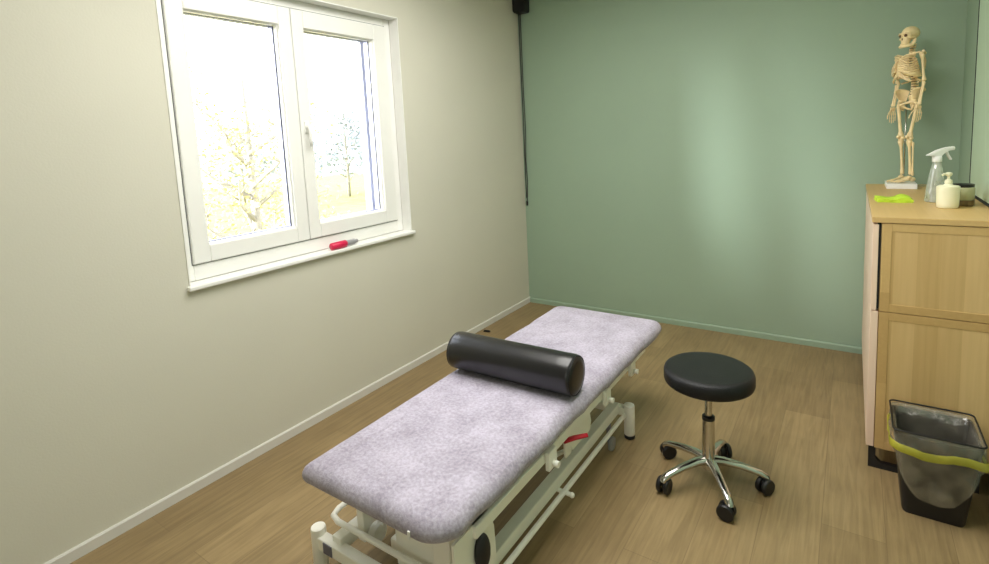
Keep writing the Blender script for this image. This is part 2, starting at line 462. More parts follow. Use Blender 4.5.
# foot rail around the base
rl = LB()
rl.tube([(1.53, -1.665, .125), (1.527, -1.72, .125), (1.522, -2.80, .125), (1.52, -2.88, .14), (1.50, -2.945, .185), (1.46, -2.962, .195), (.95, -2.966, .198), (.912, -2.955, .2), (.898, -2.92, .2), (.895, -2.80, .195), (.895, -2.72, .13), (.895, -1.665, .125)], .0105, 12)
rl.build('foot_rail', M['steel_white'])
pg = LB(); pg.tube([(1.474, -2.33, .13), (1.49, -2.33, .122), (1.555, -2.33, .12)], .009, 12).ball((1.556, -2.33, .12), .011)
pg.build('rail_peg', M['steel_white'])
# scissor lift
for x in (1.03, 1.385):
    LB().prism([(-2.86, .13), (-2.82, .13), (-1.92, uz-.045), (-1.96, uz-.045)], 'x', x, x+.018).build('lift_arm', M['steel_white'])
    LB().prism([(-2.10, .13), (-2.06, .13), (-2.78, uz-.045), (-2.82, uz-.045)], 'x', x+.022, x+.038).build('lift_arm', M['steel_white'])
LB().tube([(1.06, -2.42, .225), (1.41, -2.42, .225)], .014).build('pivot_shaft', M['greymetal'])
# actuator: motor box and cylinder
mo = LB(); mo.lathe([(.05, 0), (.055, .006), (.055, .15), (.048, .165)], (1.14, -2.80, .12), 24)
mo.box(1.09, 1.19, -2.86, -2.74, .075, .12, .01)
mo.build('lift_motor', M['steel_white'], smooth=40)
LB().tube([(1.14, -2.74, .23), (1.23, -2.25, .29)], [.026, .018]).build('actuator_rod', M['grey'])
LB().lathe([(.03, 0), (.033, .003), (.033, .03), (.03, .033)], (1.06, -2.90, .165), 20, 'x').build('guide_roller', M['white'])
# near-end support columns and plates
c = LB(); c.box(1.02, 1.055, -2.94, -2.905, .14, uz, .004);
c.build('end_column', M['steel_white'])
LB().box(1.40, 1.47, -2.97, -2.90, .14, uz, .005).build('end_column', M['steel_white'])
LB().box(1.20, 1.395, -2.93, -2.915, .12, uz, .003).build('end_panel', M['steel_white'])
LB().prism([(-3.03, uz), (-2.86, uz), (-2.835, .335), (-2.83, .22), (-2.90, .16), (-2.97, .16), (-3.03, .26)], 'x', 1.532, 1.541).build('side_plate', M['steel_white'])
LB().prism([(-2.31, uz), (-2.07, uz), (-2.035, .27), (-2.05, .235), (-2.22, .235)], 'x', 1.504, 1.512).build('side_plate', M['steel_white'])
# red release lever and black pedal knob
rv = LB(); rv.tube([(1.53, -2.335, .338), (1.56, -2.30, .345), (1.60, -2.265, .35)], [.012, .013, .011], 10, flat=.6)
rvo = rv.build('release_lever', M['red'])
LB().box(1.514, 1.526, -2.31, -2.26, .25, .334, .004).build('lever_mount', M['steel_white'], rvo)
pd = LB(); pd.ball((1.552, -2.915, .308), .05, (.42, .62, 1.15), 20)
pd.tube([(1.50, -2.895, .33), (1.55, -2.91, .31)], .009)
pd.build('foot_pedal', M['rubber'])
# transport castor under the far end
cs = LB(); cs.lathe([(.018, 0), (.032, .003), (.034, .010), (.032, .017), (.018, .02)], (1.50, -1.80, .0345), 24, 'x')
cso = cs.build('castor_wheel', M['grey'])
LB().prism([(-1.825, .125), (-1.775, .125), (-1.79, .03), (-1.81, .03)], 'x', 1.492, 1.497).build('castor_fork', M['greymetal'], cso)

# bolster ------------------------------------------------------------
BR = .081
bo = thing('bolster_cushion', 'black vinyl bolster roll lying across the fleece covered massage table', 'bolster', (1.270, -2.272, TZ+BR+.003), math.radians(1.2))
b_ = MB(); L2 = .295
pf = [(.0, -L2), (.05, -L2-.003), (BR-.012, -L2), (BR-.003, -L2+.006), (BR, -L2+.018)]
pf += [(BR, -L2+.018+k*(2*L2-.036)/10) for k in range(1, 10)]
pf += [(BR, L2-.018), (BR-.003, L2-.006), (BR-.012, L2), (.05, L2+.003), (.0, L2)]
b_.lathe(pf[1:-1], (0, 0, 0), 48, 'x')
b_.build('bolster_body', M['leather'], bo, smooth=50)
for s in (-1, 1):
    q = MB()
    q.lathe([(BR-.006+.0035*math.cos(a), s*(L2-.004)+.0035*math.sin(a)) for a in [k*PI/3 for k in range(7)]], (0, 0, 0), 48, 'x', cap=False)
    q.build('piping', M['leather_seat'], bo, smooth=60)

# ---------------------------------------------------------------- stool
SX, SY, SH = 1.953, -1.812, .52
st = thing('rolling_stool', 'round black vinyl stool on a chrome five castor star base', 'stool', (SX, SY, 0))
R_ = .180
MB().lathe([(.06, SH-.066), (R_-.012, SH-.066), (R_-.003, SH-.06), (R_, SH-.05), (R_, SH-.022), (R_-.004, SH-.009), (R_-.013, SH-.002), (R_-.03, SH), (.06, SH+.002), (.01, SH+.002)], n=64).build('seat', M['leather_seat'], st, smooth=60)
sm = MB(); sm.lathe([(R_-.006+.003*math.cos(a), SH-.012+.003*math.sin(a)) for a in [k*PI/3 for k in range(7)]], n=64, cap=False)
sm.build('seat_piping', M['leather'], st, smooth=60)
MB().lathe([(.07, SH-.075), (.075, SH-.067), (.02, SH-.0655)], n=24).build('seat_plate', M['blackmetal'], st)
MB().lathe([(.015, .25), (.015, SH-.07)], n=20).build('gas_lift', M['chrome'], st, smooth=40)
MB().lathe([(.017, .288), (.026, .29), (.026, .304), (.018, .308)], n=20).build('collar', M['blackplastic'], st, smooth=40)
MB().lathe([(.028, .07), (.029, .09), (.026, .13), (.0245, .29)], n=24).build('column', M['chrome'], st, smooth=40)
for k in range(5):
    a = math.radians(14+72*k); d = Vector((math.cos(a), math.sin(a), 0))
    ar = MB()
    pts = [(d*.015)+Vector((0, 0, .105)), d*.06+Vector((0, 0, .108)), d*.13+Vector((0, 0, .098)), d*.20+Vector((0, 0, .080)), d*.222+Vector((0, 0, .068)), d*.227+Vector((0, 0, .056))]
    ar.tube(pts, [.024, .021, .018, .0165, .017, .016], 12, flat=.8)
    aro = ar.build('base_arm', M['chrome'], st, smooth=60)
    # twin wheel castor
    rot = a+random.uniform(.5, 1.3); t = Vector((-math.sin(rot), math.cos(rot), 0))
    cpos = d*.227-Vector((math.cos(rot), math.sin(rot), 0))*.014
    ca = MB()
    mtx = Matrix.Translation(cpos+Vector((0, 0, .033))) @ Matrix.Rotation(rot+PI/2, 4, 'Z')
    for s in (-1, 1):
        tmp = MB(); tmp.lathe([(.012, 0), (.029, 0), (.033, .004), (.033, .015), (.028, .019), (.010, .017)], (0.006 if s > 0 else -.025, 0, 0), 20, 'x')
        ca._merge(tmp.bm, mtx)
    tmp = MB(); tmp.tube([(0, .0, .026), (0, 0, .008)], [.009, .009]); tmp.box(-.006, .006, -.018, .018, -.004, .024, .004)
    ca._merge(tmp.bm, mtx)
    ca.build('castor', M['blackplastic'], st, smooth=45)

# ---------------------------------------------------------------- cabinet
CX, CY, CH, CL = 2.512, -1.366, 1.12, .10
cb = thing('oak_cabinet', 'tall oak veneer cabinet on black legs along the green wall', 'cabinet', (CX+.22, CY/2, 0))
cx_, cy_ = cb.location.x, cb.location.y
class CB(MB):
    def build(self, name, mat, parent=None, **k):
        bmesh.ops.translate(self.bm, verts=self.bm.verts[:], vec=Vector((-cx_, -cy_, 0)))
        return MB.build(self, name, mat, parent or cb, **k)
CF = CX+.030                                         # face of the carcass behind the doors
ZS = .715
CB().box(CF, W-.004, CY+.014, -.006, CL, CH-.024, .001).build('cabinet_body', M['oak'])
CB().box(CX-.002, W-.003, CY-.004, -.003, CH-.024, CH, .002).build('cabinet_top', M['oaktop'])
CB().box(CF-.012, CF-.0005, CY+.004, -.01, ZS+.01, CH-.03).build('shadow_gap', M['dark'])  # black strip, the shade between upper doors and carcass put in as colour

for (y0, y1) in ((CY+.002, CY/2-.0015), (CY/2+.0015, -.008)):
    for (z0, z1) in ((CL+.002, ZS-.002), (ZS+.002, CH-.032)):
        CB().box(CX+.002, CX+.022 if z0 > .5 else CF-.0008, y0, y1, z0, z1, .0015).build('door', M['oakpink'])
# end face: two framed panels, one over the other
for (z0, z1) in ((CL, ZS-.0015), (ZS+.0015, CH-.026)):
    x0, x1 = CF+.002, W-.006
    fr = CB(); s = .034
    fr.box(x0, x0+s, CY, CY+.014, z0, z1, .0012).box(x1-s, x1, CY, CY+.014, z0, z1, .0012)
    fr.box(x0+s, x1-s, CY, CY+.014, z0, z0+s, .0012).box(x0+s, x1-s, CY, CY+.014, z1-s, z1, .0012)
    fo = fr.build('end_panel_frame', M['oaktop'])
    CB().box(x0+s-.002, x1-s+.002, CY+.0018, CY+.0135, z0+s-.002, z1-s+.002).build('end_panel', M['oak'], fo)
def loop_leg(y0, y1):
    m = CB()
    x0, x1, t = CX+.012, W-.06, .026
    # rounded inner opening made from outer/inner loops
    o = [(x0, CL), (x0, 0), (x1, 0), (x1, CL), (x1-t, CL), (x1-t, t+.02), (x1-t-.02, t), (x0+t+.02, t), (x0+t, t+.02), (x0+t, CL)]
    m.prism(o, 'y', y0, y1)
    return m
loop_leg(CY+.012, CY+.037).build('leg', M['blackmetal'])
loop_leg(-.06, -.035).build('leg', M['blackmetal'])

# ---------------------------------------------------------------- board on the side wall
gb = thing('wall_board', 'pale green board with rounded corners and black rim standing behind the cabinet items', 'board', (W-.0155, -1.1, CH+.001))
def yz_rr(y0, y1, z0, z1, r, n=10):
    return [(p.x, p.y) for p in rrect(y0, y1, z0, z1, r, 0, n)]
by0, by1, bz1 = -.80, .60, 1.45
MB().prism(yz_rr(by0, by1, .008, bz1, .09), 'x', -.004, .012).build('board_face', M['greenpale'], gb)
rim = MB()
ro = yz_rr(by0-.004, by1+.004, .0, bz1+.008, .094); ri = yz_rr(by0+.006, by1-.006, .014, bz1-.006, .086)
rim.rings([[Vector((-.006, *p)) for p in ro], [Vector((.015, *p)) for p in ro], [Vector((.015, *p)) for p in ri], [Vector((-.006, *p)) for p in ri], [Vector((-.006, *p)) for p in ro]], False, False)
rim.build('board_rim', M['rubber'], gb)

# ---------------------------------------------------------------- skeleton model
K = .885
sk = thing('anatomical_skeleton', 'cream plastic model of a human skeleton standing on a small white base on the cabinet', 'skeleton model', (2.690, -.170, CH+.0005))
FA = math.radians(-56)                                # body faces -y, turned towards -x
rig = Matrix.Rotation(FA, 4, 'Z') @ Matrix.Scale(K, 4)
BZ = .030                                             # top of the base in metres
def sp_build(mb, name, mat, parent=sk, **k):
    for v in mb.bm.verts: v.co = rig @ v.co + Vector((0, 0, BZ))
    return mb.build(name, mat, parent, **k)
MB().box(-.088, .052, -.12, .09, 0, .028, .002).build('base', M['white'], sk)
MB().box(.052, .19, .03, .12, .0, .006, .001).build('clear_plate', M['acrylic'], sk)
MB().tube([(.0, .06, .028), (.0, .06, .5)], .004).build('support_rod', M['chrome'], sk)
# skull  (unit: standing height = 1)
SKR = Matrix.Translation((0, -.006, .94)) @ Matrix.Rotation(math.radians(8), 4, 'Z') @ Matrix.Translation((0, .006, -.94))
s = MB()
t = bmesh.new(); bmesh.ops.create_uvsphere(t, u_segments=40, v_segments=28, radius=1)
for v in t.verts:
    p = v.co.copy()
    x, y, z = p.x*.0405, p.y*.056, p.z*.046
    if p.z < 0: x *= 1-.18*p.z*p.z; z *= .86
    if p.y > 0: x *= 1+.05*p.y
    if p.y < -.5 and p.z > 0: y += .006*(-p.y-.5)*p.z*2          # steeper brow
    v.co = Vector((x, y+.004, z+.954))
for f in t.faces: f.smooth = True
s._merge(t)
# face block lofted from brow to the upper jaw
def oval(cx, cy, z, rx, ry, n=20):
    return [Vector((cx+rx*math.cos(2*PI*k/n)*(1-.12*abs(math.sin(4*PI*k/n))), cy+ry*math.sin(2*PI*k/n), z)) for k in range(n)]
s.rings([oval(0, -.024, .962, .033, .028), oval(0, -.025, .950, .0375, .031), oval(0, -.026, .944, .0370, .0295), oval(0, -.027, .930, .034, .028), oval(0, -.028, .918, .031, .0275), oval(0, -.030, .905, .024, .0265), oval(0, -.031, .895, .0215, .0255), oval(0, -.031, .889, .019, .023)])
for sx in (-1, 1):
    s.tube([(sx*.037, .004, .926), (sx*.0405, -.014, .925), (sx*.036, -.034, .925), (sx*.024, -.046, .922)], [.0045, .0045, .006, .006], 10)   # cheekbone
    s.tube([(sx*.006, -.054, .951), (sx*.018, -.0555, .955), (sx*.032, -.046, .951)], [.005, .0055, .005], 8)                             # brow ridge
s.tube([(0, -.053, .950), (0, -.059, .938), (0, -.062, .930)], [.005, .0045, .003], 8)                                                      # nasal bridge
for v in s.bm.verts: v.co = SKR @ v.co
sko = sp_build(s, 'skull', M['bone'], smooth=60)
j = MB()
j.tube([(-.036, .002, .918), (-.0345, -.004, .896), (-.030, -.014, .880), (-.020, -.044, .876), (0, -.056, .875), (.020, -.044, .876), (.030, -.014, .880), (.0345, -.004, .896), (.036, .002, .918)], [.006, .009, .0105, .0105, .0115, .0105, .0105, .009, .006], 10, flat=1.25)
for v in j.bm.verts: v.co = SKR @ v.co
sp_build(j, 'jaw', M['bone'], sko, smooth=60)
th = MB()
for k in range(8):
    a = (k-3.5)*.25
    for z0, z1 in ((.8865, .893), (.880, .8863)):
        th.box(-.0026, .0026, -.003, .003, z0, z1, .001, 1, Matrix.Translation((math.sin(a)*.023, -.033-.0235*math.cos(a), 0)) @ Matrix.Rotation(-a, 4, 'Z'))
for v in th.bm.verts: v.co = SKR @ v.co
sp_build(th, 'teeth', M['bone'], sko)
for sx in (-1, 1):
    e = MB(); e.ball((sx*.0175, -.0495, .9405), .0098, (1.1, .62, .95), 14)  # dark ball, the shade of the socket painted as colour
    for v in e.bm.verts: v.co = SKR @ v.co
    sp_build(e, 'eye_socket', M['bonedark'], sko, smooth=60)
e = MB(); e.ball((0, -.0545, .919), .0065, (.75, .5, 1.25), 10)  # nose opening likewise: its shade is a dark coloured ball
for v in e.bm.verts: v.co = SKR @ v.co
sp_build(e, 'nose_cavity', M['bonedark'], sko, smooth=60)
# spine
def spine_y(z):
    t = (z-.53)/.36
    return .022+.014*math.sin(t*PI*1.9)-.012*t*0
vz = MB(); n = 22
for k in range(n):
    z = .545+k*(.885-.545)/(n-1); r = .017-.007*k/(n-1); y = spine_y(z)
    vz.lathe([(r*.82, z-.006), (r, z-.0045), (r*.9, z), (r, z+.0045), (r*.82, z+.006)], (0, y, 0), 12)
    vz.tube([(0, y+r*.6, z), (0, y+r+.016, z-.006)], [.004, .0025], 6)
    vz.tube([(-r-.014, y+.008, z), (r+.014, y+.008, z)], .0032, 6)
sp_build(vz, 'spine', M['bone'], smooth=50)
dk = MB()
dk.tube([(0, spine_y(.54+.34*k/20), .54+.34*k/20) for k in range(21)], [.0125-.005*k/20 for k in range(21)], 10)
sp_build(dk, 'discs', M['bonedark'], smooth=50)
# rib cage
rb = MB()
for k in range(11):
    z0 = .822-k*.0155
    w = [.042, .058, .067, .073, .078, .081, .083, .083, .081, .077, .068][k]
    dp = [.045, .058, .066, .072, .076, .078, .079, .077, .072, .062, .045][k]
    end = [.80, .785, .77, .757, .744, .730, .718, .712, .708, .70, .66][k]
    y0 = spine_y(z0)+.006
    for sx in (-1, 1):
        pts = []
        top = 1.0 if k < 7 else [.9, .8, .68, .5][k-7]
        for i in range(15):
            t = i/14*top; a = t*PI*.97
            x = w*math.sin(a)**.8 if 0 < a < PI else 0
            y = y0+.010*math.sin(min(a*2, PI))-(dp+.018)*(1-math.cos(a))/2*1.02
            drop = z0-(z0-end+.02)*math.sin(min(t, .72)/.72*PI/2)
            if t > .72: drop = (end-.02)+.02*(t-.72)/.28*1.2
            if k == 0: drop = z0-.03*t
            pts.append((sx*max(x, .006), y, drop))
        rb.tube(pts, [.0045]*12+[.005]*3, 8, flat=1.25)
sp_build(rb, 'rib_cage', M['bone'], smooth=60)
sn = MB()
sn.box(-.013, .013, -.058, -.050, .770, .802, .003).box(-.009, .009, -.070, -.060, .692, .772, .003, 2)
sn.tube([(0, -.064, .695), (0, -.062, .672)], [.007, .003], 8)
for sx in (-1, 1):
    for zz, x1 in ((.715, .038), (.700, .05), (.69, .055)):
        sn.tube([(sx*.006, -.066, zz), (sx*x1, -.058, zz-.03), (sx*(x1+.016), -.040, zz-.040)], .0045, 8)
sp_build(sn, 'sternum', M['bone'], smooth=60)
for sx in (-1, 1):
    cl = MB(); cl.tube([(sx*.010, -.052, .803), (sx*.045, -.055, .815), (sx*.08, -.028, .822), (sx*.098, -.008, .826)], [.007, .0055, .0055, .007], 8)
    sp_build(cl, 'clavicle', M['bone'], smooth=60)
    sc = MB()
    P = [(sx*.104, .004, .818), (sx*.052, .046, .812), (sx*.048, .050, .775), (sx*.062, .050, .722), (sx*.088, .034, .77)]
    sc.rings([[Vector(p) for p in P], [Vector(p)+Vector((sx*.002, .006, 0)) for p in P]])
    sc.tube([(sx*.05, .052, .800), (sx*.085, .036, .818), (sx*.108, .002, .830)], [.004, .006, .008], 8)
    sp_build(sc, 'shoulder_blade', M['bone'])
# pelvis
pv = MB()
for sx in (-1, 1):
    # iliac wing as a bent shell
    rows = []
    for i in range(9):
        a = i/8
        ang = -1.0+a*2.25                                        # front to back around the crest
        cx, cy = sx*(.026+.056*math.cos(ang*.75)), .010+.050*math.sin(ang)
        top = Vector((cx*1.05, cy, .588+.016*math.sin(a*PI)))
        mid = Vector((sx*.050+(cx-sx*.050)*.75, .008+(cy-.008)*.75, .560))
        bot = Vector((sx*.046+(cx-sx*.046)*.32, .006+(cy-.006)*.42, .525))
        rows.append([top, mid, bot])
    th_ = .006
    rings = []
    for r in rows:
        out = [p+Vector((sx*th_/2, 0, 0)) for p in r]; inn = [p-Vector((sx*th_/2, 0, 0)) for p in r][::-1]
        rings.append(out+inn)
    pv.rings(rings)
    pv.tube([rw[0] for rw in rows], .0062, 8)
    pv.ball((sx*.056, -.002, .522), .017, (1, 1, 1), 14)
    pv.tube([(sx*.05, -.012, .520), (sx*.028, -.038, .512), (sx*.004, -.046, .503)], [.009, .007, .008], 8)
    pv.tube([(sx*.006, -.044, .500), (sx*.026, -.022, .478), (sx*.036, .0, .470), (sx*.046, .008, .505)], [.006, .006, .008, .009], 8)
pv.lathe([(.010, .480), (.016, .50), (.024, .535), (.027, .558), (.02, .566)], (0, .038, 0), 14)
sp_build(pv, 'pelvis', M['bone'], smooth=60)
# limbs
def bone(m, a, b, r0, rm, r1):
    a, b = Vector(a), Vector(b)
    m.tube([a.lerp(b, t) for t in (0, .03, .08, .2, .5, .8, .92, .97, 1)], [r0*.6, r0, r0*.92, rm*1.15, rm, rm*1.15, r1*.92, r1, r1*.6], 10)
for sx in (-1, 1):
    sh, el, wr = (sx*.104, .000, .812), (sx*.109, .014, .645), (sx*.107, -.012, .498)
    ar = MB(); bone(ar, sh, el, .014, .0068, .0125); ar.ball((sx*.100, -.001, .815), .0135, n=12)
    aro = sp_build(ar, 'upper_arm', M['bone'], smooth=60)
    fa = MB(); bone(fa, (el[0]+.007*sx, el[1]-.002, el[2]-.006), (wr[0]+.008*sx, wr[1], wr[2]), .008, .0048, .0085)
    bone(fa, (el[0]-.006*sx, el[1]+.004, el[2]+.012), (wr[0]-.007*sx, wr[1]+.002, wr[2]), .0095, .0046, .006)
    sp_build(fa, 'forearm', M['bone'], aro, smooth=60)
    hd = MB(); wv = Vector(wr)
    for i in range(4):
        for jj in range(2): hd.ball(wv+Vector((sx*.001, -.012+.008*i, -.010-.008*jj)), .0058, n=8)
    for i in range(4):
        y = -.016+.0105*i
        p0 = wv+Vector((0, y*.7, -.020)); p1 = wv+Vector((sx*.002, y*1.15, -.052))
        bone(hd, p0, p1, .0042, .0026, .0044)
        L_ = [.052, .058, .054, .042][i]; q = p1
        for fr_, bend in ((.46, .10), (.31, .28), (.23, .45)):
            q2 = q+Vector((-sx*L_*fr_*bend*.5, -L_*fr_*bend*.3, -L_*fr_)); bone(hd, q, q2, .0038, .0024, .0034); q = q2
    t0 = wv+Vector((-sx*.002, -.014, -.018)); t1 = t0+Vector((-sx*.006, -.020, -.026)); t2 = t1+Vector((-sx*.004, -.010, -.022)); t3 = t2+Vector((-sx*.004, -.002, -.016))
    for a, b in ((t0, t1), (t1, t2), (t2, t3)): bone(hd, a, b, .0042, .0028, .0040)
    sp_build(hd, 'hand', M['bone'], aro, smooth=60)
    # leg
    lg = MB(); kn = Vector((sx*.036, -.006, .292)); hip = Vector((sx*.078, .002, .502))
    bone(lg, hip, kn, .012, .0088, .0185)
    lg.ball((sx*.056, -.002, .520), .0135, n=12); lg.tube([(sx*.058, -.002, .518), (sx*.078, .002, .504)], [.009, .011], 10)
    lg.ball(kn+Vector((-sx*.010, .004, -.004)), .0125, n=10); lg.ball(kn+Vector((sx*.010, .004, -.004)), .0125, n=10)
    lgo = sp_build(lg, 'thigh_bone', M['bone'], smooth=60)
    kc = MB(); kc.ball(kn+Vector((0, -.020, .004)), .011, (1, .6, 1.1), 12); sp_build(kc, 'kneecap', M['bone'], lgo, smooth=60)
    an = Vector((sx*.034, .012, .048))
    sb = MB(); bone(sb, kn+Vector((0, .0, -.018)), an, .0175, .0075, .0115); sb.tube([kn+Vector((-.014, 0, -.016)), kn+Vector((.014, 0, -.016))], .008, 8)
    bone(sb, kn+Vector((sx*.017, .012, -.03)), an+Vector((sx*.013, .004, -.006)), .007, .0042, .0075)
    sp_build(sb, 'shin_bone', M['bone'], lgo, smooth=60)
    ft = MB()
    ft.ball((sx*.034, .026, .018), .016, (.85, 1.25, .95), 12); ft.ball((sx*.034, .004, .032), .014, (1, 1.2, .8), 12)
    for i in range(5):
        xo = sx*(.034+(i-1.8)*.0085)
        b0 = Vector((sx*(.034+(i-1.8)*.005), -.012, .027-.002*i)); b1 = Vector((xo, -.068+.005*i, .010)); b2 = Vector((xo+sx*(i-1.8)*.0012, -.102+.008*i, .006))
        bone(ft, b0, b1, .0065, .0045, .0062); bone(ft, b1, b2, .0052, .0036, .0048)
        ft.ball(b0, .0085, n=8)
    sp_build(ft, 'foot', M['bone'], lgo, smooth=60)

# ---------------------------------------------------------------- things on the cabinet
TOP = CH+.0006
# spray bottle
sb = thing('spray_bottle', 'translucent tapered spray bottle with white trigger head on the cabinet', 'spray bottle', (2.765, -.83, TOP), math.radians(28)); sb.scale = (.95, .95, .94)
MB().lathe([(.038, 0), (.043, .004), (.043, .012), (.036, .08), (.026, .15), (.0185, .19), (.0155, .20), (.0155, .206)], n=32).build('bottle', M['clear'], sb, smooth=50)
MB().lathe([(.036, .002), (.040, .005), (.040, .012), (.034, .075), (.03, .0755)], n=28).build('liquid', M['acrylic'], sb, smooth=50)
hd = MB()
hd.lathe([(.019, .202), (.020, .205), (.020, .226), (.016, .23)], n=24)
hd.prism([(-.050, .236), (-.030, .246), (.0, .262), (.035, .272), (.062, .276), (.064, .258), (.045, .256), (.020, .238), (.014, .226), (-.016, .226), (-.022, .232)], 'y', -.013, .013, .003)
hd.build('spray_head', M['white'], sb)
MB().prism([(.034, .258), (.046, .258), (.052, .238), (.068, .212), (.060, .208), (.046, .228)], 'y', -.006, .006, .002).build('trigger', M['white'], sb)
MB().lathe([(.008, .0), (.010, .002), (.010, .012), (.006, .014)], (.062, 0, .267), 14, 'x').build('nozzle', M['white'], sb)
# pump soap bottle
pb = thing('pump_dispenser', 'squat cream soap dispenser with a pump top, in front of the sage jar', 'dispenser', (2.787, -1.03, TOP)); pb.scale = (.80, .80, .92)
MB().lathe([(.043, 0), (.047, .004), (.049, .02), (.051, .095), (.050, .104), (.044, .107), (.022, .110), (.016, .118), (.014, .122)], n=40).build('bottle', M['cream'], pb, smooth=50)
ph = MB(); ph.lathe([(.017, .118), (.018, .122), (.016, .134), (.007, .138), (.006, .152), (.012, .154), (.016, .160), (.015, .168), (.008, .171)], n=20)
ph.tube([(0, 0, .162), (-.022, -.014, .163), (-.030, -.019, .158)], [.006, .0055, .0045], 10)
ph.build('pump', M['cream'], pb, smooth=50)
# jar
jr = thing('glass_jar', 'sage candle jar with a dark lid standing behind the cream dispenser', 'jar', (2.850, -.93, TOP)); jr.scale = (.92, .92, .95)
MB().lathe([(.040, .026), (.044, .03), (.0445, .082), (.040, .088)], n=32).build('jar_body', M['jar'], jr, smooth=50)
MB().lathe([(.040, 0), (.044, .004), (.0445, .026), (.04, .0265)], n=32).build('jar_foot', M['jarbrown'], jr, smooth=50)
MB().lathe([(.041, .088), (.042, .090), (.042, .100), (.039, .102)], n=32).build('lid', M['blackplastic'], jr, smooth=50)
# folded lime cloth
cl = bmesh.new()
cm = MB(); nx, ny = 26, 16
def cz(u, v, layer):
    return .006+layer*.006+.0025*math.sin(u*9+layer)+.002*math.sin(v*11+u*4)+(.004 if u > .55 else 0)*math.sin(max(0, u-.55)/.45*PI)
lay = []
for layer in (0, 1):
    g = []
    for i in range(nx+1):
        row = []
        for k in range(ny+1):
            u, v = i/nx, k/ny
            ex = .004*math.sin(v*13+layer*2); ey = .006*math.sin(u*8+layer)
            row.append(cm.bm.verts.new(((u-.5)*.155+ex, (v-.5)*.15+ey, (cz(u, v, layer) if layer else .0)+0)))
        g.append(row)
    for i in range(nx):
        for k in range(ny):
            f = cm.bm.faces.new((g[i][k], g[i+1][k], g[i+1][k+1], g[i][k+1])); f.smooth = True
    lay.append(g)
a, b = lay
for i in range(nx):
    for k in (0, ny): cm.bm.faces.new((a[i][k], a[i+1][k], b[i+1][k], b[i][k]))
for k in range(ny):
    for i in (0, nx): cm.bm.faces.new((a[i][k], a[i][k+1], b[i][k+1], b[i][k]))
co = cm.build('folded_cloth', M['lime'], None, (2.606, -.83, TOP))
co.rotation_euler = (0, 0, .06); co.scale = (.9, .9, 1.3)
tag(co, 'lime green cloth folded flat on the corner of the cabinet top', 'cloth')

# ---------------------------------------------------------------- waste bin and liner
BX, BY = 2.722, -1.53
bn = thing('waste_bin', 'black tapered waste bin holding a clear liner beside the cabinet', 'waste bin', (BX, BY, 0)); bn.scale = (1, 1, 1.06)
def rr2(hx, hy, z, r=.02): return rrect(-hx, hx, -hy, hy, r, z, 5)
wb = MB()
wb.rings([rr2(.085, .085, .012), rr2(.092, .092, 0), rr2(.095, .095, .01), rr2(.124, .122, .29), rr2(.128, .126, .30), rr2(.128, .126, .312), rr2(.120, .118, .312), rr2(.118, .116, .29), rr2(.089, .089, .012)], True, True)
wb.build('bin_body', M['blackplastic'], bn, smooth=40)
rp = rrect(-.133, .133, -.131, .131, .02, .329, 5); rp.append(rp[0].copy())
MB().tube(rp, .0035, 8).build('rim', M['blackplastic'], bn, smooth=60)
bag = thing('bin_liner', 'clear grey plastic liner with yellow drawstring hanging over the black bin', 'bin liner', (BX, BY, 0)); bag.scale = (1, 1, 1.06)
lb = MB()
def ring_w(hx, hy, z, amp, ph):
    r = rrect(-hx, hx, -hy, hy, .03, 0, 5); out = []
    pts = []
    for i, p in enumerate(r):
        q = r[(i+1) % len(r)]; k = max(1, int((q-p).length/.02))
        for jj in range(k): pts.append(p.lerp(q, jj/k))
    for p in pts:
        a = math.atan2(p.y, p.x); s = 1+amp*(.5*math.sin(9*a+ph)+.5*math.sin(17*a+2*ph))
        out.append(Vector((p.x*s, p.y*s, z+amp*.25*math.sin(5*a+ph))))
    return out
def ring_set(specs):
    rs = [ring_w(*s_) for s_ in specs]; n_ = min(len(r) for r in rs)
    # resample to a common count
    res = []
    for r in rs:
        res.append([r[int(i*len(r)/n_)] for i in range(n_)])
    return res
lb.rings(ring_set([(.07, .07, .03, .02, 0), (.10, .10, .15, .02, .5), (.112, .11, .28, .01, 1), (.118, .116, .322, 0, 0), (.131, .129, .325, 0, 0), (.134, .132, .31, .015, .2), (.138, .136, .27, .03, .8)]), True, False)
lb.build('liner_film', M['bag'], bag, smooth=80, recalc=False)
# outside tail of the liner, drawn in towards the bottom of the bin
tlm = MB()
tlm.rings(ring_set([(.138, .136, .25, .03, .8), (.130, .129, .16, .03, 1.1), (.124, .125, .10, .05, 1.5)]), False, False)
for v in tlm.bm.verts:
    if v.co.z < .2:
        u = min(1, abs(v.co.x)/.125); low = v.co.z < .13
        v.co.z = (.075 if low else .16)+(.15 if low else .075)*u**3 if abs(v.co.y) > .09 else (.225 if low else .235)
tlm.build('liner_tail', M['bag'], bag, smooth=80, recalc=False)
db = MB()
db.rings(ring_set([(.1385, .1365, .276, .031, .8), (.1405, .1385, .271, .031, .8), (.141, .139, .251, .031, .8), (.138, .136, .245, .031, .8)]), False, False)
db.build('drawstring', M['yellow'], bag, smooth=80, recalc=False)

# ---------------------------------------------------------------- small things
mk = thing('marker_pen', 'stubby red marker with a grey end lying on the white window sill', 'marker', (.002, -2.065, WZ0+.0045))
MB().lathe([(.014, -.095), (.020, -.090), (.021, -.03), (.021, .01), (.017, .014)], (0, 0, .021), 20, 'y').build('marker_body', M['crimson'], mk, smooth=50)
MB().lathe([(.0165, .014), (.0165, .075), (.012, .08), (.011, .098), (.006, .1)], (0, 0, .021), 20, 'y').build('marker_cap', M['grey'], mk, smooth=50)

